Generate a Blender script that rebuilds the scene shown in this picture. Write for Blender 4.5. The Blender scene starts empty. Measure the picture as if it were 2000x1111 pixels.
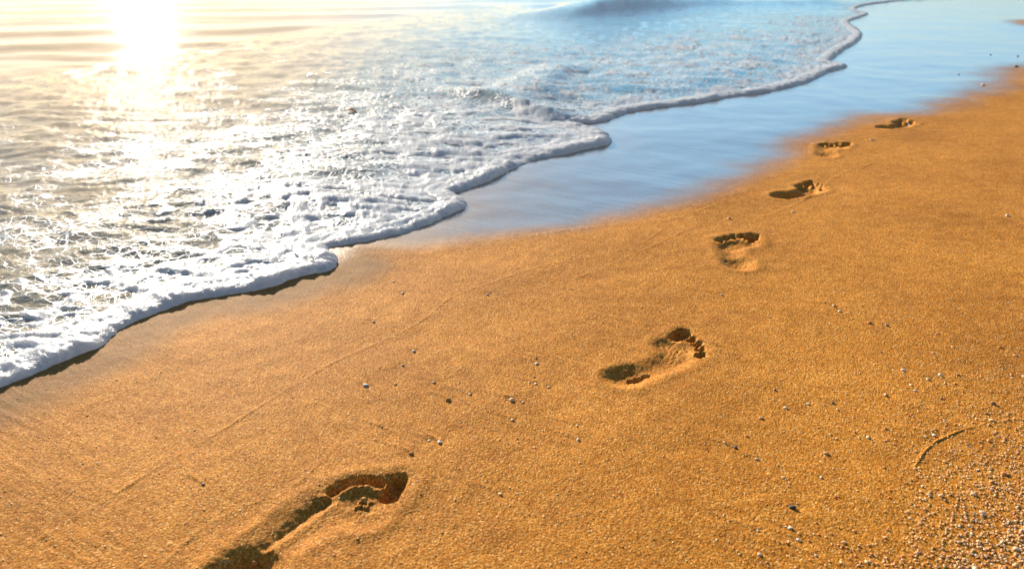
import bpy, math, random
import numpy as np

# ------------------------------------------------------------------ camera, light, sky
SC = bpy.context.scene
CAM_H = 0.65
FPX, CX, CY = 1600.0, 1000.0, 555.5
PITCH = math.atan((CY + 80) / FPX)
cam_d = bpy.data.cameras.new("camera")
cam = bpy.data.objects.new("camera", cam_d)
SC.collection.objects.link(cam)
cam.location = (0, 0, CAM_H)
cam.rotation_euler = (math.pi / 2 - PITCH, 0, 0)
cam_d.sensor_width = 36.0
cam_d.lens = 36.0 * FPX / 2000.0
cam_d.clip_start = 0.02
cam_d.clip_end = 3000
cam_d.dof.use_dof = True
cam_d.dof.focus_distance = 1.55
cam_d.dof.aperture_fstop = 6.3
SC.camera = cam

SUN_EL, SUN_AZ = math.radians(17), math.radians(-23.5)      # azimuth from +Y, towards +X
SUN_DIR = (math.sin(SUN_AZ) * math.cos(SUN_EL), math.cos(SUN_AZ) * math.cos(SUN_EL), math.sin(SUN_EL))
sun_d = bpy.data.lights.new("sun", 'SUN')
sun_d.energy = 5.0
sun_d.angle = math.radians(0.5)
sun_d.color = (1.0, 0.89, 0.74)
sun = bpy.data.objects.new("sun", sun_d)
SC.collection.objects.link(sun)
sun.rotation_euler = (math.pi / 2 - SUN_EL, 0, math.pi - SUN_AZ)   # checked below: -Z axis runs away from the sun

world = bpy.data.worlds.new("World")
SC.world = world
world.use_nodes = True
wn, wl = world.node_tree.nodes, world.node_tree.links
wn.clear()


def wnode(t, **k):
    n = wn.new(t)
    for a, b in k.items():
        setattr(n, a, b)
    return n


def wmath(op, a, b=None, clamp=False):
    n = wnode('ShaderNodeMath', operation=op, use_clamp=clamp)
    for i, v in enumerate((a, b)):
        if v is None:
            continue
        if isinstance(v, (int, float)):
            n.inputs[i].default_value = v
        else:
            wl.new(v, n.inputs[i])
    return n.outputs[0]


sky = wnode('ShaderNodeTexSky', sky_type='NISHITA', sun_disc=False, sun_elevation=SUN_EL,
            sun_rotation=SUN_AZ, altitude=0, air_density=1.0, dust_density=0.0, ozone_density=4.0)
wtc = wnode('ShaderNodeTexCoord')
dot = wnode('ShaderNodeVectorMath', operation='DOT_PRODUCT')
wl.new(wtc.outputs['Generated'], dot.inputs[0])
dot.inputs[1].default_value = SUN_DIR
ang = wmath('ARCCOSINE', wmath('MINIMUM', dot.outputs['Value'], 0.99999))       # angle to the sun
sep = wnode('ShaderNodeSeparateXYZ')
wl.new(wtc.outputs['Generated'], sep.inputs[0])
elev = wmath('MAXIMUM', sep.outputs['Z'], 0.0)
band = wmath('EXPONENT', wmath('MULTIPLY', wmath('POWER', wmath('DIVIDE', elev, 0.42), 2.0), -1.0))
frontal = wmath('ADD', wmath('MULTIPLY', wmath('COSINE', wmath('MULTIPLY', ang, 0.75)), 0.75), 0.25, clamp=True)
aur = wmath('EXPONENT', wmath('MULTIPLY', wmath('POWER', wmath('DIVIDE', ang, 0.27), 1.7), -1.0))
glow = wmath('EXPONENT', wmath('MULTIPLY', wmath('POWER', wmath('DIVIDE', ang, 0.37), 2.6), -1.0))   # wide golden glow round the sun
band = wmath('MULTIPLY', band, wmath('SUBTRACT', 1.0, wmath('MULTIPLY', glow, 0.92)))
SKY_STRENGTH, BAND_STRENGTH, AUREOLE_STRENGTH = 0.05, 0.50, 0.10


def wscale(col, fac):
    m = wnode('ShaderNodeVectorMath', operation='SCALE')
    if isinstance(col, tuple):
        m.inputs[0].default_value = col
    else:
        wl.new(col, m.inputs[0])
    if isinstance(fac, (int, float)):
        m.inputs['Scale'].default_value = fac
    else:
        wl.new(fac, m.inputs['Scale'])
    return m.outputs[0]


def wadd(a, b):
    m = wnode('ShaderNodeVectorMath', operation='ADD')
    wl.new(a, m.inputs[0])
    wl.new(b, m.inputs[1])
    return m.outputs[0]


bandcol = wnode('ShaderNodeMix', data_type='RGBA')            # paler and dimmer close to the horizon
wl.new(wmath('DIVIDE', elev, 0.24, True), bandcol.inputs[0])
bandcol.inputs[6].default_value = (0.15, 0.29, 0.40, 1)
bandcol.inputs[7].default_value = (0.19, 0.65, 1.0, 1)
total = wadd(wadd(wscale(sky.outputs[0], wmath('MULTIPLY', wmath('SUBTRACT', 1.0, wmath('MULTIPLY', glow, 0.6)), SKY_STRENGTH)),
                  wscale(bandcol.outputs[2], wmath('MULTIPLY', wmath('MULTIPLY', band, frontal), BAND_STRENGTH))),
             wscale((1.0, 0.76, 0.42), wmath('MULTIPLY', aur, AUREOLE_STRENGTH)))
total = wadd(total, wscale((1.0, 0.56, 0.16), wmath('MULTIPLY', glow, 0.30)))
bg = wnode('ShaderNodeBackground')
wl.new(total, bg.inputs['Color'])
bg.inputs['Strength'].default_value = 1.0
wo = wnode('ShaderNodeOutputWorld')
wl.new(bg.outputs[0], wo.inputs['Surface'])

SC.view_settings.view_transform = 'Standard'
SC.view_settings.look = 'None'
SC.view_settings.gamma = 1
SC.view_settings.exposure = 1.30
SC.render.engine = 'CYCLES'
SC.cycles.caustics_reflective = False
SC.cycles.caustics_refractive = False
SC.cycles.max_bounces = 6
SC.cycles.sample_clamp_indirect = 3.0
SC.cycles.use_denoising = True
SC.cycles.sample_clamp_direct = 1.4

RNG = np.random.default_rng(11)
random.seed(5)


# ------------------------------------------------------------------ helpers
def at(x, y, z=0.0):
    """the point of the beach seen at a place of the photograph (a measurement, used once to survey the scene)"""
    x = np.asarray(x, float)
    y = np.asarray(y, float)
    a, b = x - CX, CY - y
    dx, dy, dz = a, FPX * math.cos(PITCH) + b * math.sin(PITCH), -FPX * math.sin(PITCH) + b * math.cos(PITCH)
    t = (CAM_H - z) / -dz
    return np.stack([dx * t, dy * t], -1)


def hash2(ix, iy, seed):
    h = (ix.astype(np.int64) * 374761393 + iy.astype(np.int64) * 668265263 + seed * 1442695041) & 0xFFFFFFFF
    h = ((h ^ (h >> 13)) * 1274126177) & 0xFFFFFFFF
    h = ((h ^ (h >> 16)) * 2246822519) & 0xFFFFFFFF
    return (h ^ (h >> 15)) & 0xFFFFFFFF


def perlin(x, y, seed=0):
    ix, iy = np.floor(x), np.floor(y)
    fx, fy = x - ix, y - iy
    u, v = fx * fx * fx * (fx * (fx * 6 - 15) + 10), fy * fy * fy * (fy * (fy * 6 - 15) + 10)
    ix, iy = ix.astype(np.int64), iy.astype(np.int64)

    def gr(i, j, ax, ay):
        a = hash2(i, j, seed).astype(np.float64) * (2 * math.pi / 4294967296.0)
        return np.cos(a) * ax + np.sin(a) * ay
    n00, n10 = gr(ix, iy, fx, fy), gr(ix + 1, iy, fx - 1, fy)
    n01, n11 = gr(ix, iy + 1, fx, fy - 1), gr(ix + 1, iy + 1, fx - 1, fy - 1)
    return ((n00 * (1 - u) + n10 * u) * (1 - v) + (n01 * (1 - u) + n11 * u) * v) * 1.45


def fbm(x, y, seed=0, octaves=3, gain=0.5):
    t, a, f, nrm = 0, 1.0, 1.0, 0
    for k in range(octaves):
        t = t + a * perlin(x * f + 17.3 * k, y * f - 9.1 * k, seed + k)
        nrm += a
        a *= gain
        f *= 2.03
    return t / nrm


def sstep(a, b, x):
    t = np.clip((x - a) / (b - a), 0, 1)
    return t * t * (3 - 2 * t)


def seg_dist(X, Y, ax, ay, bx, by):
    vx, vy = bx - ax, by - ay
    t = np.clip(((X - ax) * vx + (Y - ay) * vy) / (vx * vx + vy * vy + 1e-12), 0, 1)
    return np.hypot(X - ax - t * vx, Y - ay - t * vy), t


def poly_dist(X, Y, P):
    d = np.full(X.shape, 1e9)
    for (ax, ay), (bx, by) in zip(P[:-1], P[1:]):
        d = np.minimum(d, seg_dist(X, Y, ax, ay, bx, by)[0])
    return d


def inside(X, Y, P):
    c = np.zeros(X.shape, bool)
    n = len(P)
    for i in range(n):
        (ax, ay), (bx, by) = P[i], P[(i + 1) % n]
        if ay == by:
            continue
        c ^= ((ay > Y) != (by > Y)) & (X < (bx - ax) * (Y - ay) / (by - ay) + ax)
    return c


def curve_pts(pts, n=6):
    """a smooth curve through the points"""
    P = np.asarray(pts, float)
    Q = np.vstack([2 * P[0] - P[1], P, 2 * P[-1] - P[-2]])
    out = []
    for i in range(1, len(Q) - 2):
        p0, p1, p2, p3 = Q[i - 1], Q[i], Q[i + 1], Q[i + 2]
        for k in range(n):
            t = k / n
            out.append(0.5 * (2 * p1 + (p2 - p0) * t + (2 * p0 - 5 * p1 + 4 * p2 - p3) * t * t
                              + (3 * p1 - p0 - 3 * p2 + p3) * t ** 3))
    out.append(P[-1])
    return np.array(out)


# ------------------------------------------------------------------ survey of the beach
FRONT_PX = [(-60, 785), (0, 760), (60, 735), (140, 700), (200, 672), (240, 640), (300, 615), (370, 592), (440, 578),
            (520, 565), (590, 540), (640, 532), (661, 516), (654, 500), (640, 484), (680, 478), (740, 468), (800, 452),
            (850, 432), (895, 412), (912, 401), (906, 388), (882, 377), (905, 373), (950, 356), (990, 337), (1030, 320),
            (1100, 303), (1160, 290), (1194, 281), (1192, 266), (1160, 252), (1118, 241), (1150, 241), (1180, 237),
            (1220, 223), (1280, 211), (1340, 206), (1420, 191), (1500, 181), (1560, 167), (1600, 152), (1616, 142),
            (1655, 131), (1640, 126), (1622, 120), (1650, 98), (1676, 82), (1684, 66), (1664, 50), (1662, 41), (1696, 28),
            (1672, 20), (1690, 11), (1760, 1)]
FRONT = curve_pts(at(*np.array(FRONT_PX).T), 4)
d0 = FRONT[0] - FRONT[8]
d0 /= np.hypot(*d0)
FRONT = np.vstack([FRONT[0] + d0 * 3, FRONT[0] + d0 * 1.0, FRONT, [(16, 22), (40, 60), (160, 240)]])
SEA = np.vstack([FRONT, [(160, 900), (-900, 900), (-900, -60), FRONT[0] + d0 * 60]])
WET_PX = [(-60, 700), (0, 690), (140, 640), (240, 590), (370, 545), (520, 525), (600, 500), (660, 470), (740, 462),
          (840, 462), (900, 458), (1000, 446), (1100, 430), (1200, 411), (1300, 386), (1400, 346), (1500, 290),
          (1560, 254), (1650, 225), (1750, 211), (1850, 186), (1905, 164), (1925, 140), (2000, 124), (2200, 100)]
WETL = curve_pts(at(*np.array(WET_PX).T), 4)
WET = np.vstack([FRONT[0], WETL, [(40, 20), (160, 200), (160, 900), (-900, 900), (-900, -60), FRONT[0] + d0 * 60]])
PATCH = at(2165, 60)                                        # a dry hump of sand beyond the wet sheet
CALM_PX = [(-700, 215), (-300, 195), (0, 178), (120, 166), (250, 142), (380, 116), (520, 88), (640, 67), (760, 48), (900, 28),
           (1010, 20), (1100, 40), (1350, 14), (1550, 2)]
CALM = at(*np.array(CALM_PX).T)

# ------------------------------------------------------------------ a polar sheet, finer near the viewer's stand
COLS_FINE, ROWS = 1240, 760
az = np.concatenate([np.linspace(-75, -36, 70, endpoint=False), np.linspace(-36, 36, COLS_FINE), np.linspace(36, 75, 71)[1:]])
az = np.radians(az)
dep = np.linspace(62, 2.45, ROWS)
rad = np.concatenate([[0.12, 0.22, 0.29], CAM_H / np.tan(np.radians(dep)), 15.5 * (1.07 ** np.arange(0, 55))])
A, R = np.meshgrid(az, rad)
GX, GY = R * np.sin(A), R * np.cos(A)
NR, NC = GX.shape

inn = inside(GX, GY, SEA)
sd = poly_dist(GX, GY, FRONT)
S = np.where(inn, sd, -sd)                                   # metres seaward of the swash front
win = inside(GX, GY, WET)
wd = poly_dist(GX, GY, WETL)
WD = np.where(win, wd, -wd)
WD = WD + 0.05 * fbm(GX * 3, GY * 3, 21, 3) * np.clip(GY - 0.8, 0, 3)
WETNESS = sstep(-0.13, 0.06, WD * np.clip(1.9 / np.maximum(GY, 0.3), 0.35, 2.5))
pd = np.hypot((GX - PATCH[0]) / 0.75, (GY - PATCH[1]) / 1.6)
hump = np.exp(-(pd / 0.75) ** 2)
DAMP_SHADE = sstep(-0.16, -0.06, S + 0.03 * fbm(GX * 9, GY * 9, 23, 3))  # dark band by the swash front: greyish wet sand plus painted foam shade
WETNESS = WETNESS * (1 - sstep(0.18, 0.5, hump))

# ------------------------------------------------------------------ sand relief
flow = at(790, 756) - at(720, 732)
flow /= np.hypot(*flow)
FU, FV = GX * flow[0] + GY * flow[1], -GX * flow[1] + GY * flow[0]
near = np.exp(-GY / 3.0)
dry = 1 - WETNESS
Z = 0.004 * fbm(GX * 1.6, GY * 1.6, 31, 2) + 0.0022 * fbm(GX * 5, GY * 5, 33, 2)
Z += dry * (0.0007 * fbm(GX * 22, GY * 22, 35, 2) + 0.00030 * fbm(GX * 75, GY * 75, 37, 2) + 0.00022 * perlin(GX * 210, GY * 210, 39))
Z += dry * 0.00055 * fbm(FU * 7, FV * 90, 41, 2) * (0.4 + sstep(-0.2, 0.5, fbm(GX * 2.2, GY * 2.2, 43, 2)))
coarse = sstep(0.35, 1.3, (GX - 0.25 * GY) + 0.15 * fbm(GX * 3, GY * 3, 45, 2)) * np.exp(-np.clip(GY - 0.9, 0, 9) / 0.8)
Z += coarse * dry * (0.0016 * fbm(GX * 60, GY * 60, 47, 2))
Z += 0.05 * hump
Z -= 0.25 * sstep(0.10, 1.5, S)


def mark_line(px, h, w, n=8, side=1.0):
    """a swash mark: a tiny ridge with a step on its landward side"""
    global Z
    P = curve_pts(at(*np.array(px).T), n)
    d = poly_dist(GX, GY, P) + 0.002 * perlin(GX * 30, GY * 30, 51)
    Z += h * np.exp(-(d / w) ** 2) * (0.35 + 0.8 * sstep(-0.35, 0.35, fbm(GX * 11, GY * 11, 53, 3)))


mark_line([(60, 1062), (110, 1030), (200, 980), (310, 910), (400, 860), (500, 800), (590, 745), (660, 705), (760, 660),
           (830, 622), (880, 582), (960, 552), (1060, 520), (1160, 500), (1250, 478), (1305, 440)], 0.0009, 0.0020)
mark_line([(840, 476), (1000, 466), (1150, 446), (1300, 430), (1400, 400)], 0.0012, 0.003)
mark_line([(300, 1120), (380, 1040), (470, 990), (560, 960), (640, 890), (670, 850)], 0.0006, 0.003)
mark_line([(1785, 915), (1800, 890), (1815, 872), (1835, 858), (1880, 838), (1915, 830), (1950, 822), (2010, 815), (2080, 812)], 0.0013, 0.0017)
mark_line([(1120, 545), (1220, 505), (1300, 470), (1360, 440)], 0.0008, 0.003)
mark_line([(1500, 420), (1570, 390), (1640, 340), (1700, 320)], 0.0010, 0.005)
mark_line([(1090, 560), (1150, 570), (1205, 585)], 0.001, 0.003)

# the footprints: heel, outer edge, ball and five toes pressed into the sand
HEEL, ARCH, BALL = 0, 1, 2
# walker's right foot, metres: u forward from the back of the heel, v towards the big toe
TOES = [((0.236, 0.034), (0.262, 0.037), 0.0155), ((0.244, 0.009), (0.252, 0.010), 0.0095), ((0.237, -0.011), (0.243, -0.011), 0.0085),
        ((0.222, -0.028), (0.227, -0.028), 0.0082), ((0.201, -0.043), (0.206, -0.044), 0.0090)]
TOES_NEAR = [((0.240, 0.027), (0.270, 0.012), 0.0125), ((0.249, -0.008), (0.252, -0.005), 0.0095), ((0.241, -0.022), (0.243, -0.021), 0.0095),
             ((0.226, -0.033), (0.228, -0.033), 0.0090), ((0.203, -0.037), (0.206, -0.037), 0.0090)]
FEET = [   # heel-back point, heading (deg from +X), +1 right foot / -1 left, depth, arch depth share, ball share, toe share, scale
    dict(px=(1193, 748), head=43, side=1, d=0.0120, arch=0.42, ball=0.45, toe=1.1, heel=0.85, sc=0.95),
    dict(px=(408, 1162), head=52, side=-1, d=0.021, arch=0.0, ball=0.0, toe=0.52, heel=0.95, sc=1.03, soft=1.5),
    dict(px=(1442, 527), head=76, side=-1, d=0.0155, arch=0.34, ball=0.55, toe=1.15, heel=0.70, sc=1.0, soft=1.6, tr=0.0016),
    dict(px=(1516, 386), head=40, side=1, d=0.019, arch=0.85, ball=0.80, toe=1.10, heel=1.0, sc=0.92),
    dict(px=(1612, 306), head=62, side=-1, d=0.020, arch=0.16, ball=0.45, toe=1.2, heel=0.45, sc=0.98, soft=1.4, tr=0.002),
    dict(px=(1721, 251), head=39, side=1, d=0.020, arch=0.85, ball=0.80, toe=1.15, heel=1.0, sc=0.96),
]


def smin(a, b, k):
    h = np.clip(0.5 + 0.5 * (b - a) / k, 0, 1)
    return b * (1 - h) + a * h - k * h * (1 - h)


def capsule(u, v, a, b, ra, rb):
    d, t = seg_dist(u, v, a[0], a[1], b[0], b[1])
    return d - (ra + (rb - ra) * t)


PART = np.full(GX.shape, -1, np.int16)                        # which footprint part a vertex belongs to: foot*10 + (0 sole, 1 heel, 2.. toes)
for fi, F in enumerate(FEET):
    h0 = at(*F['px'])
    ca, sa = math.cos(math.radians(F['head'])), math.sin(math.radians(F['head']))
    m = np.hypot(GX - h0[0] - 0.13 * ca, GY - h0[1] - 0.13 * sa) < 0.30
    x, y = GX[m] - h0[0], GY[m] - h0[1]
    wob = 0.0016 * perlin(x * 55, y * 55, 61 + fi) + 0.0012 * perlin(x * 140, y * 140, 71 + fi)
    u, v = (x * ca + y * sa) / F['sc'], (-x * sa + y * ca) * F['side'] / F['sc']
    heel = capsule(u, v, (0.034, 0.0), (0.055, -0.002), 0.032, 0.031) + wob
    arch = capsule(u, v, (0.055, -0.012), (0.165, -0.022), 0.024, 0.028) + wob
    ball = smin(capsule(u, v, (0.170, -0.020), (0.196, 0.026), 0.026, 0.024), capsule(u, v, (0.150, -0.02), (0.195, 0.0), 0.026, 0.03), 0.01) + wob
    toes = [capsule(u, v, a, b, r + F.get('tr', 0), r + F.get('tr', 0)) + wob * 0.7 for a, b, r in (TOES_NEAR if fi == 1 else TOES)]
    D = F['d']

    def press(s, depth, soft):
        soft *= F.get('soft', 1.25) if soft > 0.01 else 1.0
        return depth * sstep(soft * 0.5, -soft, s)
    zs = press(heel, D * F['heel'], 0.021)
    zs = np.maximum(zs, press(arch, D * F['arch'], 0.018))
    zs = np.maximum(zs, press(ball, D * F['ball'], 0.013))
    for k, s in enumerate(toes):
        zs = np.maximum(zs, press(s, D * F['toe'] * (1.25 if k == 0 and fi == 1 else 1.0 if k == 0 else 0.85), 0.006))
    allsd = smin(smin(heel, arch, 0.012), ball, 0.012)
    toesd = np.minimum.reduce(toes)
    tot = np.minimum(allsd, toesd)
    ins = sstep(0.0, -0.012, tot)
    rough = (0.35 if fi == 1 else 0.8) * ins * D * (0.10 * fbm(x * 60, y * 60, 81 + fi, 3) + 0.06 * perlin(x * 180, y * 180, 91 + fi))
    if fi == 1:      # deep print: the toes have dug one trench, the crust behind them is broken, the arch is a smooth bank
        def along(pts, r):
            return np.minimum.reduce([capsule(u, v, p, q_, r, r) for p, q_ in zip(pts[:-1], pts[1:])]) + wob
        trench = along([(0.200, -0.036), (0.217, -0.036), (0.235, -0.029), (0.246, -0.018), (0.250, -0.002)], 0.0085)
        zs = np.maximum(zs, press(trench, D * 0.46, 0.008))
        edge = along([(0.058, -0.016), (0.100, -0.021), (0.130, -0.024), (0.160, -0.027), (0.195, -0.030)], 0.012)
        zs = np.maximum(zs, press(edge, D * (0.42 + 0.08 * sstep(0.11, 0.18, u)), 0.017))
        bowl = capsule(u, v, (0.185, -0.012), (0.222, 0.024), 0.019, 0.017) + 2.0 * wob
        zs = np.maximum(zs, press(bowl, D * 0.17, 0.022))
        bank = capsule(u, v, (0.05, 0.004), (0.17, 0.000), 0.030, 0.034)
        zs = np.maximum(zs, press(bank, D * 0.22, 0.034))
        crust = np.exp(-((along([(0.188, -0.040), (0.203, -0.025), (0.222, -0.019), (0.236, -0.004), (0.238, 0.010)], 0.0) + 0.004 * perlin(x * 60, y * 60, 95)) / 0.0048) ** 2)
        zs = zs - crust * D * (0.18 + 0.12 * fbm(x * 120, y * 120, 96, 2))
        lump = sstep(0.05, 0.4, fbm(x * 105, y * 105, 97, 2)) * np.exp(-(np.hypot((u - 0.205) / 0.016, (v - 0.014) / 0.013)) ** 2)
        zs = zs - lump * 0.004
        tot = np.minimum.reduce([tot, trench, edge, bowl])
    if fi == 0:      # a flake of crust has dropped out of the heel
        fl = sstep(0.002, -0.002, capsule(u, v, (0.045, -0.012), (0.072, -0.020), 0.0075, 0.005) + 3.0 * wob)
        zs = zs + fl * 0.006
        rough = rough + sstep(0.0, -0.02, ball) * 0.0014 * perlin(x * 160, y * 160, 98)
    if fi == 4:
        zs = zs * (1 - 0.85 * np.exp(-(np.hypot((u - 0.15) / 0.05, (v - 0.02) / 0.035)) ** 2))
    rim = D * 0.13 * np.exp(-((tot - 0.016) / 0.012) ** 2) * (0.7 + 0.6 * fbm(x * 18, y * 18, 99 + fi, 2))
    # presses flatten what was there
    keep = Z[m] * (1 - 0.5 * ins)
    Z[m] = keep - zs + rough + rim
    lab = np.full(u.shape, -1)
    lab[tot < 0.006] = fi * 10
    lab[(heel < 0.006) & (u < 0.085)] = fi * 10 + 1
    for k, s in enumerate(toes):
        lab[(s < 0.003) & (s <= toesd + 1e-9)] = fi * 10 + 2 + k
    PART[m] = lab


# ------------------------------------------------------------------ pebble survey: x, y, width (photo px), tone, label
PEBBLES = [
    (715, 752, 15, 'grey', 'mauve grey pebble with a short shadow, between the thin swash line and the nearest footprint'),
    (772, 750, 9, 'tan', 'small tan pebble at the end of a faint groove, right of the mauve grey pebble'),
    (848, 745, 9, 'cream', 'small cream pebble in a groove, left of the orange sand clod'),
    (875, 778, 14, 'clod', 'rough orange clod of sand on the open beach left of the oval white pebble'),
    (918, 768, 9, 'brown', 'small brown pebble halfway between the orange clod and the oval white pebble'),
    (999, 777, 15, 'white', 'largest clean oval white pebble on the open sand left of the middle footprint'),
    (1021, 783, 7, 'white', 'tiny white grit stone touching distance right of the oval white pebble'),
    (1048, 697, 7, 'dark', 'tiny black stone just above a pale grey pebble, left of the middle footprint'),
    (1048, 706, 11, 'grey', 'pale grey pebble directly below a tiny black stone'),
    (1043, 733, 7, 'tan', 'little tan pebble below the pale grey pebble and its black neighbour'),
    (1046, 747, 8, 'white', 'little white pebble, first of two in a short row above the oval white pebble'),
    (1072, 752, 9, 'cream', 'cream pebble, right-hand end of the short row above the oval white pebble'),
    (1034, 745, 6, 'tan', 'tiny tan pebble at the left end of the short row above the oval white pebble'),
    (808, 684, 9, 'grey', 'grey white pebble alone on smooth sand right of the swash line bend'),
    (787, 712, 9, 'grey', 'dull grey pebble below the lone grey white one near the swash line'),
    (786, 570, 10, 'grey', 'grey pebble beside sand crumbs, close below the surf edge'),
    (768, 548, 6, 'brown', 'tiny brown crumb above the grey pebble close below the surf edge'),
    (838, 859, 9, 'white', 'small white pebble beside the flat pinkish cream shell piece'),
    (859, 861, 14, 'pink', 'flat pinkish cream shell piece above the nearest footprint'),
    (803, 884, 13, 'clod', 'dark orange clod of sand casting a long shadow just above the big toe print'),
    (977, 961, 10, 'cream', 'honey cream pebble with a clear shadow, alone at bottom centre'),
    (1011, 961, 6, 'grey', 'tiny grey pebble right of the honey cream one at bottom centre'),
    (1127, 828, 8, 'white', 'upper of two white pebbles below the middle footprint'),
    (1129, 854, 10, 'white', 'lower of two white pebbles below the middle footprint'),
    (1001, 817, 9, 'cream', 'cream pebble below the oval white pebble'),
    (1012, 861, 6, 'brown', 'tiny brown pebble far below the oval white pebble'),
    (952, 573, 9, 'grey', 'grey pebble next to the swash line below the wet sheet'),
    (1409, 573, 8, 'white', 'white speck of a pebble below the third footprint from the front'),
    (730, 628, 8, 'brown', 'brown pebble on smooth sand beneath the surf shadow'),
    (746, 834, 7, 'brown', 'small brown pebble left of the pinkish cream shell piece'),
    (397, 943, 9, 'dark', 'single dark pebble left of the nearest footprint, below the long swash line'),
    (1548, 987, 16, 'dark', 'black angular stone at lower right, largest dark stone on the sand'),
    (1559, 1050, 13, 'pink', 'pinkish white shell piece below the black angular stone'),
    (1478, 893, 9, 'white', 'white pebble right of the dark brown wet-looking stone'),
    (1437, 870, 11, 'dark', 'dark brown stone half sunk in the sand, left of a white pebble'),
    (1765, 720, 13, 'pink', 'pinkish white shell with a sharp shadow in the right-hand scatter'),
    (1836, 729, 11, 'white', 'white pebble right of the pinkish white shell in the right-hand scatter'),
    (1812, 738, 11, 'cream', 'cream shell chip between the pinkish shell and the paired white pebbles'),
    (1787, 760, 9, 'white', 'white pebble under the cream shell chip in the right-hand scatter'),
    (1698, 628, 12, 'orange', 'bright orange pebble trailing a shadow on the upper right sand'),
    (1640, 606, 10, 'white', 'white pebble in the shadow line of an orange one, upper right sand'),
    (1629, 596, 10, 'orange', 'orange pebble uppermost in the right-hand scatter'),
    (1732, 633, 10, 'brown', 'brown chip right of the bright orange pebble'),
    (1730, 768, 11, 'orange', 'orange pebble at the end of a thin groove in the right-hand scatter'),
    (1578, 786, 9, 'white', 'white pebble leading the left flank of the right-hand scatter'),
    (1626, 783, 10, 'brown', 'brown pebble with a dark shadow left of the grooved orange pebble'),
    (1695, 852, 10, 'white', 'white pebble left of the raised worm-like sand ridge'),
    (1824, 847, 12, 'white', 'white shell chip at the bend of the raised sand ridge'),
    (1604, 931, 8, 'cream', 'cream pebble in a smeared bare patch of sand at lower right'),
    (1480, 1033, 9, 'white', 'white pebble left of the pinkish white shell at lower right'),
    (1593, 1081, 9, 'white', 'white pebble lowest under the pinkish white shell at lower right'),
    (1967, 421, 9, 'grey', 'grey pebble by itself near the right edge, level with the second farthest steps'),
    (1549, 411, 8, 'white', 'white pebble between the two middle-distance footprints'),
    (1424, 424, 9, 'orange', 'orange crumb above the third footprint from the front'),
    (1703, 272, 9, 'white', 'white pebble between the two farthest footprints'),
    (1920, 165, 9, 'cream', 'cream pebble on the edge of the dry sand beside the wet sheet'),
    (1985, 128, 10, 'dark', 'dark flat stone at the tip of the dry sand, far right'),
    (1935, 107, 4, 'dark', 'dark bit standing in the wet sheet at far right'),
    (1988, 109, 5, 'dark', 'long dark bit in the wet sheet against the right edge'),
    (1873, 145, 4, 'dark', 'lone dark speck in the wet sheet left of the other dark bits'),
]
for px, py, w, tone, lab in PEBBLES:                           # grooves and scour the backwash cut round the larger stones
    if py < 500 or w < 7:
        continue
    c = at(px, py)
    r = w / FPX * math.hypot(c[0], c[1], CAM_H) / 2
    m = np.hypot(GX - c[0], GY - c[1]) < 0.10
    uu, vv = (GX[m] - c[0]) * flow[0] + (GY[m] - c[1]) * flow[1], -(GX[m] - c[0]) * flow[1] + (GY[m] - c[1]) * flow[0]
    Z[m] += 0.0011 * np.exp(-((vv + 0.0015 * np.sin(uu * 90)) / 0.0028) ** 2) * sstep(-0.065, -0.012, uu) * sstep(0.012, 0.0, uu)
    Z[m] -= 0.0012 * np.exp(-(np.hypot(uu - r, vv) / (r * 1.6)) ** 2)


def sand_z(x, y):
    """height of the sand under a point, read off the sheet"""
    r, a = math.hypot(x, y), math.atan2(x, y)
    i, j = np.searchsorted(rad, r), np.searchsorted(az, a)
    i, j = min(max(i, 1), NR - 1), min(max(j, 1), NC - 1)
    fi, fj = (r - rad[i - 1]) / (rad[i] - rad[i - 1]), (a - az[j - 1]) / (az[j] - az[j - 1])
    q = Z[i - 1:i + 1, j - 1:j + 1]
    return float((q[0, 0] * (1 - fj) + q[0, 1] * fj) * (1 - fi) + (q[1, 0] * (1 - fj) + q[1, 1] * fj) * fi)


# ------------------------------------------------------------------ water relief and foam thickness
yl = np.interp(GX, CALM[np.argsort(CALM[:, 0]), 0], CALM[np.argsort(CALM[:, 0]), 1])
ycal = GY - yl + 0.25 * fbm(GX * 0.8, GY * 0.8, 101, 2)
calm = sstep(-0.25, 0.5, ycal)
shore = FRONT[-12] - FRONT[6]
shore /= np.hypot(*shore)
SA, SB = GX * shore[0] + GY * shore[1], -GX * shore[1] + GY * shore[0]     # along the shore, out to sea
far_fade = 1.0 / (1.0 + (R / 60.0) ** 2)
film = sstep(0.0, 0.35, S)
wz = 0.006 + 0.022 * sstep(0.0, 0.6, S) + 0.03 * sstep(0.5, 4.0, S)
wx, wy = 0.62 * GX + 0.06 * perlin(GX * 2.1, GY * 2.1, 103), GY + 0.06 * perlin(GX * 2.1, GY * 2.1, 104)
billow = 1 - 2 * np.abs(perlin(wx * 3.2, wy * 3.2, 105))
chop = 0.0065 * billow + 0.0052 * (1 - 2 * np.abs(perlin(wx * 8 + 3, wy * 8, 107))) + 0.0030 * perlin(wx * 24, wy * 24, 109) + 0.0012 * perlin(GX * 60, GY * 60, 111)
swell_ph = (GY * 0.93 - GX * 0.18 + 0.35 * fbm(GX * 0.55, GY * 0.35, 113, 2)) * 2 * math.pi
swell = 0.016 * np.sin(swell_ph / 1.5) + 0.0065 * np.sin(swell_ph / 0.62 + 2 * perlin(GX * 0.7, GY * 0.7, 115)) + 0.004 * perlin(GX * 3, GY * 7, 117)
WZ = wz + film * ((1 - calm) * chop + calm * swell) * far_fade


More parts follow.
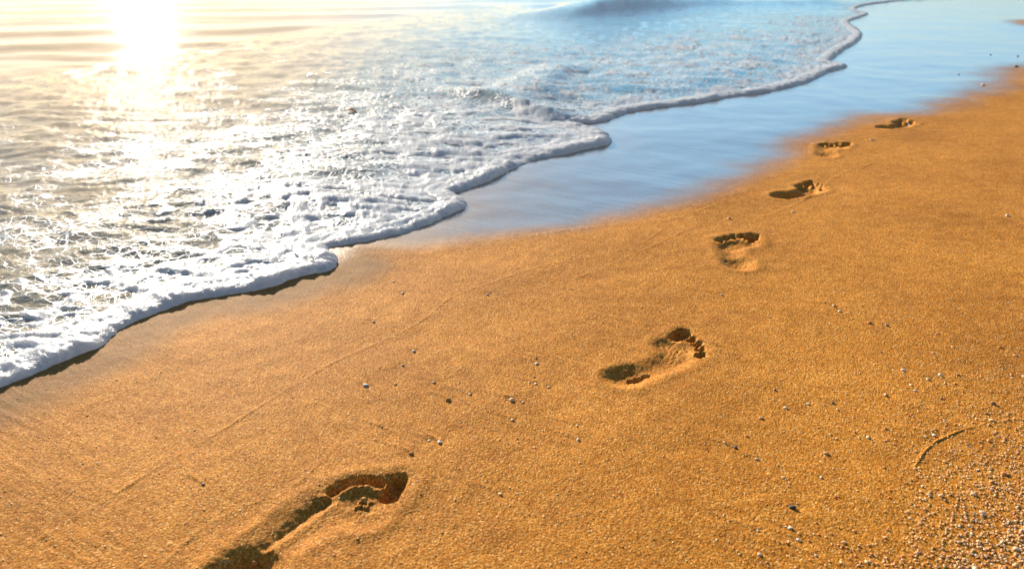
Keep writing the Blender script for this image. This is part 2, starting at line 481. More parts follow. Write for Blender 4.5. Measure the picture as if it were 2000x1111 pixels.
def ridge(px, h, wf, wb, tip=0.3):
    """a wave crest along a line; wf and wb are its widths towards and away from the beach"""
    global WZ
    P = curve_pts(at(*np.array(px).T), 8)
    d = np.full(GX.shape, 1e9)
    sg = np.zeros(GX.shape)
    al = np.zeros(GX.shape)
    n = len(P) - 1
    for i, ((ax, ay), (bx, by)) in enumerate(zip(P[:-1], P[1:])):
        q, t = seg_dist(GX, GY, ax, ay, bx, by)
        k = q < d
        d[k] = q[k]
        sg[k] = ((bx - ax) * (GY - ay) - (by - ay) * (GX - ax))[k]
        al[k] = ((i + t) / n)[k]
    wdt = np.where(sg > 0, wb, wf)
    e = h * np.exp(-(d / wdt) ** 2) * sstep(0, tip, al) * sstep(1, 1 - tip, al)
    WZ = WZ + e
    return e


RIDGE1 = ridge([(840, 186), (900, 196), (960, 206), (1030, 222), (1090, 236), (1120, 243)], 0.035, 0.07, 0.12, 0.35)
RIDGE2 = ridge([(1020, 215), (1045, 190), (1070, 168), (1100, 150), (1160, 136)], 0.034, 0.10, 0.20)
RIDGE3 = ridge([(1070, 56), (1130, 44), (1220, 32), (1340, 20), (1480, 8)], 0.17, 0.22, 0.6, 0.45)
RIDGE4 = ridge([(1300, 20), (1450, 14), (1600, 10), (1700, 8)], 0.05, 0.3, 0.5)

# how much foam lies where (photo place, share)
COVER = [(0, 420, .26), (0, 600, .40), (150, 560, .44), (300, 480, .42), (200, 380, .32), (100, 280, .16), (0, 220, .05), (260, 220, .12),
         (420, 330, .42), (420, 480, .50), (560, 420, .54), (560, 300, .48), (500, 200, .26), (600, 140, .14), (700, 200, .42), (700, 300, .62),
         (760, 400, .70), (860, 330, .66), (900, 250, .74), (1040, 270, .80), (1100, 210, .55), (860, 150, .46), (960, 120, .44),
         (820, 90, .14), (1000, 70, .18), (1150, 160, .56), (1250, 130, .54), (1300, 180, .50), (1400, 100, .52), (1500, 130, .60),
         (1560, 80, .56), (1620, 50, .50), (1400, 50, .28), (1200, 55, .15), (1600, 20, .2), (600, 20, 0), (300, 60, 0), (1100, 12, 0), (0, 100, 0), (-400, 300, .3)]
cp = at(*np.array([c[:2] for c in COVER], float).T)
num, den = np.zeros(GX.shape), np.zeros(GX.shape)
for (qx, qy), (_, _, c) in zip(cp, COVER):
    rr = math.hypot(qx, qy)
    w = 1.0 / (((GX - qx) ** 2 + (GY - qy) ** 2) / (rr * rr) + 0.0009) ** 1.6
    num += w * c
    den += w
cover = num / den * (1 - sstep(0.0, 0.5, ycal)) * (R < 40)
cover = np.clip(cover * 0.88 + 0.18 * sstep(0.35, 0.05, S), 0, 0.95)
n1 = 1 - np.abs(perlin(wx * 9, wy * 9, 121)) * 2.2
n2 = 1 - np.abs(perlin(wx * 20, wy * 20, 123)) * 2.2
n3 = fbm(GX * 22, GY * 38, 125, 3)
pat = 0.42 * n1 + 0.33 * n2 + 0.30 * n3 + 0.30 * fbm(GX * 2.0, GY * 2.0, 127, 2)      # roughly -0.5 .. 1
thr = 1.0 - 1.18 * cover
FT = 0.0125 * np.clip(pat - thr, -0.2, 0.75)
FT = FT * (1 + 0.35 * fbm(GX * 90, GY * 90, 129, 2)) * sstep(0.0, 0.08, S)
WZ = np.where(S > 0, WZ - 0.012 * sstep(0.05, 0.0, S), WZ - 0.02)
foam_h = np.where(S > 0.015, FT, -0.01)
FOAMZ = WZ + foam_h
foam_on = (FOAMZ - WZ > -0.0015) & (S > -0.004) & (R < 40)


# ------------------------------------------------------------------ materials
def mat(name):
    m = bpy.data.materials.new(name)
    m.use_nodes = True
    nt = m.node_tree
    nt.nodes.clear()
    out = nt.nodes.new('ShaderNodeOutputMaterial')
    return m, nt, out


class NT:
    def __init__(s, nt):
        s.nt = nt

    def n(s, t, ins=None, **k):
        nd = s.nt.nodes.new(t)
        for a, b in k.items():
            setattr(nd, a, b)
        for a, b in (ins or {}).items():
            sock = nd.inputs[a]
            if hasattr(b, 'is_linked') and hasattr(b, 'node'):
                s.nt.links.new(b, sock)
            else:
                sock.default_value = b
        return nd

    def m(s, op, a, b=0.0, clamp=False):
        return s.n('ShaderNodeMath', {0: a, 1: b}, operation=op, use_clamp=clamp).outputs[0]

    def mix(s, f, a, b, blend='MIX'):
        nd = s.n('ShaderNodeMix', data_type='RGBA', blend_type=blend)
        for i, v in ((0, f), (6, a), (7, b)):
            if hasattr(v, 'node'):
                s.nt.links.new(v, nd.inputs[i])
            else:
                nd.inputs[i].default_value = v if i == 0 else (*v, 1)
        return nd.outputs[2]

    def ramp(s, fac, stops):
        nd = s.n('ShaderNodeValToRGB', {0: fac})
        e = nd.color_ramp.elements
        while len(e) < len(stops):
            e.new(0.5)
        for el, (p, c) in zip(e, stops):
            el.position = p
            el.color = (*c, 1) if len(c) == 3 else c
        return nd.outputs[0]

    def link(s, a, b):
        s.nt.links.new(a, b)


def sand_material():
    m, nt, out = mat("damp_sand")
    N = NT(nt)
    pos = N.n('ShaderNodeTexCoord').outputs['Object']
    geo = N.n('ShaderNodeNewGeometry').outputs['Position']
    wet = N.n('ShaderNodeAttribute', attribute_name='wetness').outputs['Fac']
    crs = N.n('ShaderNodeAttribute', attribute_name='coarse').outputs['Fac']
    grain = N.n('ShaderNodeTexVoronoi', {'Vector': geo, 'Scale': 620.0}, feature='F1')
    grain2 = N.n('ShaderNodeTexVoronoi', {'Vector': geo, 'Scale': 300.0}, feature='F1')
    sepc = N.n('ShaderNodeSeparateColor', {0: grain.outputs['Color']})
    sepd = N.n('ShaderNodeSeparateColor', {0: grain2.outputs['Color']})
    tone = N.ramp(sepc.outputs[0], [(0.0, (.12, .036, .006)), (0.2, (.34, .125, .014)), (0.6, (.49, .188, .022)), (0.84, (.60, .255, .040)), (0.95, (.72, .40, .12)), (1.0, (.85, .58, .28))])
    tone2 = N.ramp(sepd.outputs[1], [(0.0, (.20, .060, .009)), (0.5, (.48, .178, .021)), (0.9, (.62, .27, .042)), (1.0, (.80, .48, .18))])
    tone = N.mix(N.m('ADD', N.m('MULTIPLY', crs, 0.4), 0.25), tone, tone2)
    big = N.n('ShaderNodeTexNoise', {'Vector': geo, 'Scale': 2.6, 'Detail': 4.0}).outputs['Fac']
    mid = N.n('ShaderNodeTexNoise', {'Vector': geo, 'Scale': 24.0, 'Detail': 3.0}).outputs['Fac']
    var = N.m('ADD', N.m('MULTIPLY', big, 0.45), N.m('MULTIPLY', mid, 0.35))
    tone = N.mix(1.0, tone, N.ramp(var, [(0.22, (.72, .64, .48)), (0.58, (1.32, 1.33, 1.18))]), 'MULTIPLY')
    col = N.mix(N.m('MULTIPLY', wet, 0.9), tone, (.085, .07, .055))
    col = N.mix(N.m('MULTIPLY', N.n('ShaderNodeAttribute', attribute_name='damp_shade').outputs['Fac'], 0.6), col, (.17, .11, .055))  # wet sand tone and the foam's shade, both mixed into the colour
    h = N.m('ADD', N.m('MULTIPLY', grain.outputs['Distance'], -0.55), N.m('MULTIPLY', grain2.outputs['Distance'], -0.6))
    fine = N.n('ShaderNodeTexNoise', {'Vector': geo, 'Scale': 260.0, 'Detail': 2.0}).outputs['Fac']
    h = N.m('ADD', h, N.m('MULTIPLY', fine, 0.8))
    bstr = N.m('MULTIPLY', N.m('SUBTRACT', 1.0, wet), N.m('SUBTRACT', 0.80, N.m('MULTIPLY', N.n('ShaderNodeAttribute', attribute_name='damp_shade').outputs['Fac'], 0.35)))
    bump = N.n('ShaderNodeBump', {'Height': h, 'Distance': 0.0011, 'Strength': bstr})
    # the film of water on the wet sheet: long streaks left by the backwash
    mp = N.n('ShaderNodeMapping', {'Vector': geo, 'Rotation': (0, 0, -math.atan2(flow[1], flow[0])), 'Scale': (1, 1, 1)}, vector_type='POINT')
    mp2 = N.n('ShaderNodeMapping', {'Vector': mp.outputs[0], 'Scale': (3.0, 34.0, 1.0)})
    streak = N.n('ShaderNodeTexNoise', {'Vector': mp2.outputs[0], 'Scale': 1.0, 'Detail': 4.0, 'Roughness': 0.6}).outputs['Fac']
    cb = N.n('ShaderNodeBump', {'Height': N.m('ADD', streak, N.m('MULTIPLY', fine, 0.06)), 'Distance': 0.0022, 'Strength': 0.5})
    bs = N.n('ShaderNodeBsdfPrincipled', {'Base Color': col, 'Roughness': N.m('SUBTRACT', 0.75, N.m('MULTIPLY', wet, 0.3)), 'Normal': bump.outputs[0],
                                          'Specular IOR Level': 0.04, 'Coat Weight': wet,
                                          'Coat Roughness': N.m('ADD', 0.10, N.m('MULTIPLY', N.m('SUBTRACT', 1.0, wet), 0.35)), 'Coat IOR': 2.15, 'Coat Normal': cb.outputs[0]})
    N.link(bs.outputs[0], out.inputs[0])
    return m


def water_material():
    m, nt, out = mat("sea_water")
    N = NT(nt)
    geo = N.n('ShaderNodeNewGeometry').outputs['Position']
    cov = N.n('ShaderNodeAttribute', attribute_name='cover').outputs['Fac']
    cal = N.n('ShaderNodeAttribute', attribute_name='calm').outputs['Fac']
    shal = N.n('ShaderNodeAttribute', attribute_name='shallow').outputs['Fac']
    n = N.n('ShaderNodeTexNoise', {'Vector': geo, 'Scale': 1.3, 'Detail': 3.0}).outputs['Fac']
    col = N.mix(n, (.010, .15, .24), (.02, .20, .28))
    col = N.mix(N.m('MULTIPLY', shal, 0.85), col, (.24, .205, .135))
    col = N.mix(N.n('ShaderNodeAttribute', attribute_name='crest').outputs['Fac'], col, (.015, .26, .36))
    # thin bubble lace drifting on the water
    wv = N.n('ShaderNodeTexNoise', {'Vector': geo, 'Scale': 9.0, 'Detail': 2.0})
    dist = N.n('ShaderNodeVectorMath', {0: geo, 1: N.n('ShaderNodeVectorMath', {0: wv.outputs['Color'], 'Scale': 0.10}, operation='SCALE').outputs[0]}, operation='ADD').outputs[0]
    lace = N.n('ShaderNodeTexVoronoi', {'Vector': dist, 'Scale': 24.0}, feature='DISTANCE_TO_EDGE').outputs['Distance']
    lace2 = N.n('ShaderNodeTexVoronoi', {'Vector': dist, 'Scale': 58.0}, feature='DISTANCE_TO_EDGE').outputs['Distance']
    pn = N.n('ShaderNodeTexNoise', {'Vector': geo, 'Scale': 5.0, 'Detail': 4.0}).outputs['Fac']
    w1 = N.m('MULTIPLY', N.m('SUBTRACT', N.m('ADD', cov, N.m('MULTIPLY', pn, 1.1)), 0.72), 0.28)
    f1 = N.m('MULTIPLY', N.m('SUBTRACT', w1, lace), 26.0, clamp=True)
    f2 = N.m('MULTIPLY', N.m('SUBTRACT', N.m('MULTIPLY', w1, 0.75), lace2), 22.0, clamp=True)
    lac = N.m('MULTIPLY', N.m('MAXIMUM', f1, f2), N.m('SUBTRACT', 1.0, cal), clamp=True)
    rip = N.n('ShaderNodeTexNoise', {'Vector': geo, 'Scale': 38.0, 'Detail': 3.0, 'Roughness': 0.55}).outputs['Fac']
    rip2 = N.n('ShaderNodeTexNoise', {'Vector': geo, 'Scale': 120.0, 'Detail': 2.0}).outputs['Fac']
    hh = N.m('ADD', rip, N.m('MULTIPLY', rip2, 0.35))
    bstr = N.m('ADD', 0.06, N.m('MULTIPLY', N.m('SUBTRACT', 1.0, cal), 0.5))
    bump = N.n('ShaderNodeBump', {'Height': N.m('ADD', hh, N.m('MULTIPLY', lac, 0.25)), 'Distance': 0.006, 'Strength': bstr})
    bs = N.n('ShaderNodeBsdfPrincipled', {'Base Color': N.mix(N.m('MULTIPLY', lac, 0.85), col, (.60, .62, .62)), 'IOR': 1.34,
                                          'Roughness': N.m('ADD', N.m('ADD', 0.05, N.m('MULTIPLY', cal, 0.02)), N.m('MULTIPLY', lac, 0.35)), 'Normal': bump.outputs[0]})
    N.link(bs.outputs[0], out.inputs[0])
    return m


def foam_material():
    m, nt, out = mat("sea_foam")
    N = NT(nt)
    geo = N.n('ShaderNodeNewGeometry').outputs['Position']
    b1 = N.n('ShaderNodeTexVoronoi', {'Vector': geo, 'Scale': 260.0}, feature='SMOOTH_F1').outputs['Distance']
    b2 = N.n('ShaderNodeTexNoise', {'Vector': geo, 'Scale': 90.0, 'Detail': 4.0}).outputs['Fac']
    bump = N.n('ShaderNodeBump', {'Height': N.m('ADD', N.m('MULTIPLY', b1, -0.6), b2), 'Distance': 0.003, 'Strength': 0.5})
    col = N.ramp(b2, [(0.3, (.60, .63, .66)), (0.62, (.80, .80, .80))])
    bs = N.n('ShaderNodeBsdfPrincipled', {'Base Color': col, 'Roughness': 0.4, 'Normal': bump.outputs[0], 'IOR': 1.33,
                                          'Subsurface Weight': 0.85, 'Subsurface Radius': (1.0, 0.9, 0.85), 'Subsurface Scale': 0.05})
    tr = N.n('ShaderNodeBsdfTranslucent', {'Color': (.84, .84, .84, 1), 'Normal': bump.outputs[0]})
    mx = N.n('ShaderNodeMixShader', {0: 0.43, 1: bs.outputs[0], 2: tr.outputs[0]})
    N.link(mx.outputs[0], out.inputs[0])
    return m


def stone_material(name, a, b, rough=0.5, scale=300.0, bumpd=0.0004, sss=0.8):
    m, nt, out = mat(name)
    N = NT(nt)
    co = N.n('ShaderNodeTexCoord').outputs['Object']
    geo = N.n('ShaderNodeNewGeometry').outputs['Position']
    rnd = N.n('ShaderNodeObjectInfo').outputs['Random']
    n = N.n('ShaderNodeTexNoise', {'Vector': geo, 'Scale': scale, 'Detail': 3.0}).outputs['Fac']
    f = N.m('ADD', N.m('MULTIPLY', n, 0.7), N.m('MULTIPLY', rnd, 0.3))
    bump = N.n('ShaderNodeBump', {'Height': n, 'Distance': bumpd, 'Strength': 0.6})
    bs = N.n('ShaderNodeBsdfPrincipled', {'Base Color': N.ramp(f, [(0.3, a), (0.7, b)]), 'Roughness': rough, 'Normal': bump.outputs[0],
                                          'Subsurface Weight': sss, 'Subsurface Radius': (1.0, 0.75, 0.5), 'Subsurface Scale': 0.005})
    N.link(bs.outputs[0], out.inputs[0])
    return m


M_SAND, M_WATER, M_FOAM = sand_material(), water_material(), foam_material()
STONE = {
    'white': stone_material('white_shell', (.60, .42, .25), (.84, .66, .45)),
    'cream': stone_material('cream_stone', (.56, .34, .15), (.76, .52, .28)),
    'tan': stone_material('tan_stone', (.42, .24, .10), (.62, .40, .20)),
    'orange': stone_material('orange_stone', (.50, .17, .03), (.66, .28, .06)),
    'brown': stone_material('brown_stone', (.16, .08, .035), (.34, .17, .07)),
    'grey': stone_material('grey_stone', (.34, .27, .24), (.56, .47, .40)),
    'pink': stone_material('pink_shell', (.70, .50, .42), (.88, .74, .66)),
    'dark': stone_material('dark_stone', (.012, .010, .010), (.06, .045, .04), sss=0.0),
    'scrap': stone_material('orange_scrap', (.80, .20, .07), (.90, .36, .16)),
    'clod': stone_material('sand_clod', (.42, .17, .022), (.62, .28, .05), 0.9, 700.0, 0.001, 0.0),
}


# ------------------------------------------------------------------ sheets to meshes
def sheet_normals(z):
    P = np.stack([GX, GY, z], -1)
    du = np.empty_like(P)
    dv = np.empty_like(P)
    du[:, 1:-1] = P[:, 2:] - P[:, :-2]
    du[:, 0], du[:, -1] = P[:, 1] - P[:, 0], P[:, -1] - P[:, -2]
    dv[1:-1] = P[2:] - P[:-2]
    dv[0], dv[-1] = P[1] - P[0], P[-1] - P[-2]
    n = np.cross(du, dv)
    n /= np.linalg.norm(n, axis=-1, keepdims=True) + 1e-20
    n *= np.sign(n[..., 2:3] + 1e-9)
    return n


IDX = np.arange(NR * NC).reshape(NR, NC)
QUADS = np.stack([IDX[:-1, :-1], IDX[:-1, 1:], IDX[1:, 1:], IDX[1:, :-1]], -1).reshape(-1, 4)


def quad_any(mask):
    return mask.reshape(-1)[QUADS].any(1)


def sheet_mesh(name, z, normals, facemask, material, attrs=None, origin=(0, 0, 0), custom=True):
    q = QUADS[facemask]
    used, inv = np.unique(q, return_inverse=True)
    q = inv.reshape(-1, 4)
    co = np.stack([GX.reshape(-1)[used] - origin[0], GY.reshape(-1)[used] - origin[1], z.reshape(-1)[used] - origin[2]], -1)
    me = bpy.data.meshes.new(name)
    me.vertices.add(len(used))
    me.vertices.foreach_set('co', co.astype(np.float32).reshape(-1))
    me.loops.add(q.size)
    me.loops.foreach_set('vertex_index', q[:, ::-1].astype(np.int32).reshape(-1) if False else q.astype(np.int32).reshape(-1))
    me.polygons.add(len(q))
    me.polygons.foreach_set('loop_start', np.arange(0, q.size, 4, dtype=np.int32))
    me.polygons.foreach_set('use_smooth', np.ones(len(q), bool))
    for a, v in (attrs or {}).items():
        at_ = me.attributes.new(a, 'FLOAT', 'POINT')
        at_.data.foreach_set('value', v.reshape(-1)[used].astype(np.float32))
    me.update(calc_edges=True)
    if me.polygons[0].normal.z < 0:
        me.flip_normals()
    if custom:
        me.normals_split_custom_set_from_vertices(normals.reshape(-1, 3)[used].astype(np.float32))
    me.materials.append(material)
    return me


def link(name, me, loc=(0, 0, 0), parent=None, **props):
    o = bpy.data.objects.new(name, me)
    SC.collection.objects.link(o)
    o.location = loc
    if parent:
        o.parent = parent
    for k, v in props.items():
        o[k] = v
    return o


SN = sheet_normals(Z)
qpart = PART.reshape(-1)[QUADS].max(1)
qpart = np.where((PART.reshape(-1)[QUADS] < 0).any(1), -1, qpart)
qS = S.reshape(-1)[QUADS].min(1)
qwet = WETNESS.reshape(-1)[QUADS].mean(1) > 0.5
land = qS < 0.13
attrs = dict(wetness=WETNESS, damp_shade=DAMP_SHADE, coarse=coarse * dry)
link("beach_sand", sheet_mesh("beach_sand", Z, SN, land & (qpart < 0) & ~qwet, M_SAND, attrs), kind='structure')
link("wet_sand", sheet_mesh("wet_sand", Z, SN, land & (qpart < 0) & qwet, M_SAND, attrs), kind='structure')

FOOT_LABELS = ["crisp right footprint in mid sand with four small toe dents in a row",
               "deepest and nearest left footprint, cut by the bottom edge, crust broken behind the toes",
               "left footprint third from the front, a dark row of toes above a shallow heel",
               "right footprint fourth from the front with a long dark heel and outer edge",
               "shallow left footprint fifth from the front, only a toe line and a faint heel",
               "farthest right footprint, smallest in view, close to the wet sheet"]
for fi, F in enumerate(FEET):
    h0 = at(*F['px'])
    c = (h0[0] + 0.13 * math.cos(math.radians(F['head'])), h0[1] + 0.13 * math.sin(math.radians(F['head'])), 0.0)
    root = link("footprint", sheet_mesh("footprint", Z, SN, qpart == fi * 10, M_SAND, attrs, c), c,
                label=FOOT_LABELS[fi], category='footprint', group='bare footprints walking up the beach')
    for k in range(1, 7):
        fm = qpart == fi * 10 + k
        if fm.sum() < 4:
            continue
        nm = "heel_print" if k == 1 else ("big_toe_print" if k == 2 else "toe_print")
        link(nm, sheet_mesh(nm, Z, SN, fm, M_SAND, attrs, c), (0, 0, 0), root)

WN = sheet_normals(WZ)
shallow = sstep(1.4, 0.1, S) * 0.55 * sstep(1.2, -0.6, GX) + 0.75 * sstep(0.1, -1.2, GX + 0.12 * GY) * sstep(9.0, 3.0, GY)
link("sea", sheet_mesh("sea", WZ, WN, (S.reshape(-1)[QUADS].max(1) > 0.004), M_WATER, dict(cover=cover, calm=calm, crest=np.clip(RIDGE3 / 0.12, 0, 1), shallow=np.clip(shallow, 0, 1)), custom=False), kind='structure')
link("sea_foam", sheet_mesh("sea_foam", FOAMZ, WN, foam_on.reshape(-1)[QUADS].all(1), M_FOAM, custom=False), kind='stuff')


def surf_edge():
    """the rolled rim of foam along the swash front"""
    P = FRONT[1:-2]
    seg = np.hypot(*(P[1:] - P[:-1]).T)
    arc = np.concatenate([[0], np.cumsum(seg)])
    t, ts = 0.0, []
    while t < arc[-1]:
        px_, py_ = np.interp(t, arc, P[:, 0]), np.interp(t, arc, P[:, 1])
        ts.append(t)
        t += 0.0035 * max(0.7, math.hypot(px_, py_) / 1.6)
    ts = np.array(ts)
    C = np.stack([np.interp(ts, arc, P[:, 0]), np.interp(ts, arc, P[:, 1])], -1)
    for _ in range(6):
        C[1:-1] = 0.25 * C[:-2] + 0.5 * C[1:-1] + 0.25 * C[2:]
    T = np.gradient(C, axis=0)
    T /= np.linalg.norm(T, axis=1, keepdims=True)
    for _ in range(10):
        T[1:-1] = 0.25 * T[:-2] + 0.5 * T[1:-1] + 0.25 * T[2:]
    T /= np.linalg.norm(T, axis=1, keepdims=True)
    Nn = np.stack([-T[:, 1], T[:, 0]], -1)                     # out to sea
    dist = np.hypot(C[:, 0], C[:, 1])
    k = np.clip(dist / 2.6, 0.9, 1.1)
    W = 0.037 * k * (1 + 0.45 * fbm(C[:, 0] * 4, C[:, 1] * 4, 131, 2))
    H = 0.0205 * np.clip(k, 0.95, 1.1) * (1 + 0.6 * fbm(C[:, 0] * 5 + 9, C[:, 1] * 6, 133, 2) + 0.42 * fbm(C[:, 0] * 24, C[:, 1] * 24, 136, 3))
    lip = 0.012 * k * fbm(C[:, 0] * 14, C[:, 1] * 14, 132, 3) + 0.006 * k * fbm(C[:, 0] * 45, C[:, 1] * 45, 134, 3)
    z0 = np.array([sand_z(x, y) for x, y in C])
    prof = np.concatenate([np.linspace(-0.06, 0.25, 8), np.linspace(0.32, 2.3, 16)])
    rows = []
    for q_ in prof:
        xy = C + Nn * (q_ * W + lip)[:, None]
        qq = max(q_, 0.0)
        b_ = math.sqrt(max(0.0, 1 - (1 - min(qq, 1.0) / 1.0) ** 2)) if qq < 0.8 else math.sqrt(0.96) * float(sstep(2.35, 0.8, np.array(qq)))
        nz = (0.20 * fbm(xy[:, 0] * 38, xy[:, 1] * 38, 135, 3) + 0.08 * perlin(xy[:, 0] * 120, xy[:, 1] * 120, 137)) * min(1.0, qq * 4)
        zz = z0 + H * (b_ + nz) - 0.004 - 0.006 * (q_ < 0) + 0.018 * float(sstep(0.9, 2.2, np.array(qq)))
        rows.append(np.stack([xy[:, 0], xy[:, 1], zz], -1))
    V = np.stack(rows)
    m_, n_ = V.shape[:2]
    I = np.arange(m_ * n_).reshape(m_, n_)
    Q = np.stack([I[:-1, :-1], I[:-1, 1:], I[1:, 1:], I[1:, :-1]], -1).reshape(-1, 4)
    me = bpy.data.meshes.new("foam_rim")
    me.from_pydata(V.reshape(-1, 3).tolist(), [], Q.tolist())
    if me.polygons[len(Q) // 2].normal.z < 0:
        me.flip_normals()
    me.polygons.foreach_set('use_smooth', np.ones(len(Q), bool))
    me.materials.append(M_FOAM)
    link("foam_rim", me, kind='stuff')


surf_edge()


# ------------------------------------------------------------------ pebbles, shells and clods
def ico(sub):
    import bmesh
    bm = bmesh.new()
    bmesh.ops.create_icosphere(bm, subdivisions=sub, radius=1.0)
    bm.verts.ensure_lookup_table()
    v = np.array([x.co[:] for x in bm.verts])
    f = np.array([[q.index for q in x.verts] for x in bm.faces])
    bm.free()
    return v, f


def vnoise(v, seed, fr):
    return perlin(v[:, 0] * fr + v[:, 2] * 0.7 * fr + 5, v[:, 1] * fr - v[:, 2] * 0.6 * fr, seed)


def stone_mesh(kind, seed):
    v, f = ico(3)
    r = np.random.default_rng(seed)
    if kind == 'shell':                                       # a bent chip of shell
        v = v * (1.0, 0.72 + 0.2 * r.random(), 0.22)
        v[:, 2] += 0.30 * (1 - v[:, 0] ** 2 - 0.6 * v[:, 1] ** 2)
        v *= (1 + 0.16 * vnoise(v, seed, 1.3))[:, None]
        edge = 1 - 0.3 * sstep(0.2, 0.9, v[:, 0:1] * math.cos(seed) + v[:, 1:2] * math.sin(seed))
        v *= edge
    elif kind == 'clod':
        v = v * (1 + 0.34 * vnoise(v, seed, 1.8) + 0.22 * vnoise(v, seed + 1, 4.5))[:, None] * (1, 0.85, 0.75)
    elif kind == 'angular':
        v = np.sign(v) * np.abs(v) ** 0.72
        v = v * (1 + 0.25 * vnoise(v, seed, 1.1))[:, None] * (1, 0.62, 0.55)
    else:
        v = v * (1 + 0.20 * vnoise(v, seed, 0.9) + 0.05 * vnoise(v, seed + 7, 2.6))[:, None] * (1, 0.70 + 0.25 * r.random(), 0.52 + 0.2 * r.random())
    me = bpy.data.meshes.new("pebble")
    me.from_pydata(v.tolist(), [], f.tolist())
    me.polygons.foreach_set('use_smooth', np.ones(len(f), bool))
    return me


VARIANTS = {k: [stone_mesh(k, 10 * i + 3 + len(k)) for i in range(4)] for k in ('pebble', 'shell', 'clod', 'angular')}
CAT = {'white': 'shell', 'pink': 'shell'}
mesh_cache = {}


def stone_data(kind, i, tone):
    key = (kind, i, tone)
    if key not in mesh_cache:
        me = VARIANTS[kind][i].copy()
        me.materials.append(STONE[tone])
        mesh_cache[key] = me
    return mesh_cache[key]


def place_stone(x, y, r, tone, kind, label, group, name, cat, i):
    o = link(name, stone_data(kind, i, tone), (x, y, sand_z(x, y) + r * (0.16 if kind != 'shell' else 0.12)),
             label=label, category=cat)
    if group:
        o['group'] = group
    o.scale = (r, r, r * random.uniform(0.85, 1.1))
    o.rotation_euler = (random.uniform(-.25, .25), random.uniform(-.25, .25), random.uniform(0, 6.28))
    return o


taken = []
for k, (px, py, w, tone, lab) in enumerate(PEBBLES):
    c = at(px, py + w * 0.25)
    r = 0.74 * w / FPX * math.hypot(c[0], c[1], CAM_H) / 2
    kind = 'clod' if tone == 'clod' else ('shell' if 'shell' in lab else ('angular' if 'angular' in lab else 'pebble'))
    name, cat = {'clod': ('sand_clod', 'sand clod'), 'shell': ('shell_fragment', 'shell')}.get(kind, ('pebble', 'pebble'))
    taken.append((c[0], c[1]))
    place_stone(c[0], c[1], r, tone, kind, lab, 'stones and shells lying on the sand', name, cat, k % 4)

# the scatter on the right: small stones nothing tells apart, thicker towards the near right corner
SCATTER = {'white': ("tiny white shell chip among many alike in the scatter on the right", 'shell_fragment', 'shell'),
           'cream': ("tiny cream pebble among many alike in the scatter on the right", 'pebble', 'pebble'),
           'orange': ("tiny orange pebble among many alike in the scatter on the right", 'pebble', 'pebble'),
           'brown': ("tiny brown pebble among many alike in the scatter on the right", 'pebble', 'pebble')}


def free_spot(px, py, gap=0.012):
    c = at(px, py)
    return c if all((c[0] - a) ** 2 + (c[1] - b) ** 2 > gap * gap for a, b in taken) else None


n = 0
while n < 215:
    px, py = random.uniform(1380, 2010), random.uniform(560, 1120)
    dens = 0.10 + 0.9 * max(0.0, (px - 1450) / 550) ** 1.6 * (0.35 + 0.65 * max(0.0, (py - 620) / 490))
    if 1545 < px < 1760 and 870 < py < 1060:
        dens *= 0.12
    if random.random() > dens:
        continue
    c = free_spot(px, py)
    if c is None:
        continue
    tone = random.choices(['white', 'cream', 'orange', 'brown'], [0.26, 0.28, 0.30, 0.16])[0]
    lab, name, cat = SCATTER[tone]
    big = 1.0 + 0.9 * max(0.0, (px - 1780) / 220) * max(0.0, (py - 850) / 260)
    r = min(0.0042, 0.0016 * math.exp(random.gauss(0, 0.42))) * big
    taken.append((c[0], c[1]))
    place_stone(c[0], c[1], r, tone, 'shell' if (tone == 'white' and random.random() < .5) else 'pebble', lab,
                'tiny stones scattered on the right', name, cat, n % 4)
    n += 1


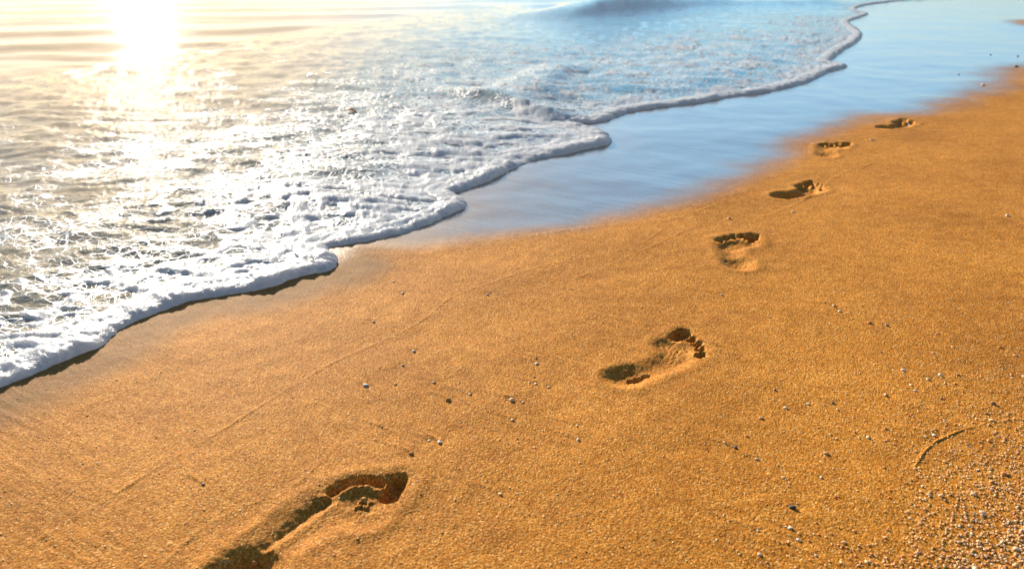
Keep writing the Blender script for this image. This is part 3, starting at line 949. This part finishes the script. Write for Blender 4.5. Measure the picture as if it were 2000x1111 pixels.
# coarse grit nobody could count: one object
def grit():
    v0, f0 = ico(1)
    V, Fc, Mi = [], [], []
    tones = ['white', 'cream', 'orange', 'brown', 'tan']
    off = 0
    r = np.random.default_rng(3)
    made = 0
    while made < 6000:
        px, py = r.uniform(-40, 2050), r.uniform(300, 1130)
        right = max(0.0, (px - 1350) / 650)
        d = 0.035 + 0.97 * right ** 2.2 * (0.25 + 0.75 * max(0, (py - 560) / 550))
        if 1545 < px < 1760 and 870 < py < 1060:
            d *= 0.25
        if r.random() > d:
            continue
        c = at(px, py)
        i, j = np.searchsorted(rad, math.hypot(*c)), np.searchsorted(az, math.atan2(c[0], c[1]))
        if S[i, j] > -0.02 or WETNESS[i, j] > 0.6:
            continue
        s = r.uniform(0.0006, 0.0013) * (1 + 0.7 * right * max(0, (py - 700) / 400))
        sh = np.array([r.uniform(.8, 1.3), r.uniform(.7, 1.0), r.uniform(.5, .9)]) * s
        a = r.uniform(0, 6.28)
        p = v0 * (1 + r.uniform(-.18, .18, (len(v0), 1))) * sh
        p = np.stack([p[:, 0] * math.cos(a) - p[:, 1] * math.sin(a), p[:, 0] * math.sin(a) + p[:, 1] * math.cos(a), p[:, 2]], -1)
        V.append(p + (c[0], c[1], sand_z(*c) + s * 0.35))
        Fc.append(f0 + off)
        off += len(v0)
        Mi.append(np.full(len(f0), r.choice(5, p=[.04, .16, .32, .14, .34])))
        made += 1
    V, Fc, Mi = np.vstack(V), np.vstack(Fc), np.concatenate(Mi)
    me = bpy.data.meshes.new("grit")
    me.vertices.add(len(V))
    me.vertices.foreach_set('co', V.astype(np.float32).reshape(-1))
    me.loops.add(Fc.size)
    me.loops.foreach_set('vertex_index', Fc.astype(np.int32).reshape(-1))
    me.polygons.add(len(Fc))
    me.polygons.foreach_set('loop_start', np.arange(0, Fc.size, 3, dtype=np.int32))
    me.polygons.foreach_set('use_smooth', np.ones(len(Fc), bool))
    for t in tones:
        me.materials.append(STONE[t])
    me.polygons.foreach_set('material_index', Mi.astype(np.int32))
    me.update(calc_edges=True)
    link("grit", me, kind='stuff')


grit()

# crumbs of broken crust lying in the nearest footprint
for k, (px, py, w, lab) in enumerate([
        (663, 957, 12, 'orange lump of crust standing at the little toe side of the nearest footprint'),
        (676, 962, 8, 'small crumb of crust beside the lump in the nearest footprint'),
        (754, 968, 9, 'crumb of crust between the toes and ball of the nearest footprint'),
        (711, 985, 11, 'crumbling ridge piece in the ball of the nearest footprint'),
        (756, 938, 8, 'crumb of sand on the rim left of the big toe print'),
        (790, 934, 7, 'crumb of sand on the rim right of the big toe print'),
        (497, 1094, 12, 'lump of sand in the heel of the nearest footprint, at the bottom edge')]):
    c = at(px, py + 3, -0.01)
    r = w / FPX * math.hypot(c[0], c[1], CAM_H) / 2
    place_stone(c[0], c[1], r, 'clod', 'clod', lab, 'crumbs of sand in the nearest footprint', 'sand_clod', 'sand clod', k % 4)

# an orange leaf adrift on the foam
c = at(686, 216, 0.04)
leaf = place_stone(c[0], c[1], 0.026, 'scrap', 'shell', 'small orange scrap adrift on the white foam', None, 'floating_scrap', 'debris', 1)
i, j = np.searchsorted(rad, math.hypot(*c)), np.searchsorted(az, math.atan2(c[0], c[1]))
leaf.location.z = max(WZ[i, j], FOAMZ[i, j]) + 0.004


# warm volume added to stand in for the golden veil of sun glare
def haze():
    import bmesh
    m, nt, out = mat("glare_veil_haze")
    v = nt.nodes.new('ShaderNodeVolumePrincipled')
    v.inputs['Color'].default_value = (1.0, 0.66, 0.26, 1)
    v.inputs['Density'].default_value = HAZE_DENSITY
    v.inputs['Anisotropy'].default_value = 0.86
    nt.links.new(v.outputs[0], out.inputs['Volume'])
    bm = bmesh.new()
    bmesh.ops.create_cube(bm, size=1.0)
    for w in bm.verts:
        w.co = ((w.co.x * 2) * 660, (w.co.y * 2) * 660, CAM_H + 0.35 if w.co.z > 0 else -1.4)
    me = bpy.data.meshes.new("haze")
    bm.to_mesh(me)
    bm.free()
    me.materials.append(m)
    link("haze", me, kind='stuff')


HAZE_DENSITY = 0.0072
haze()
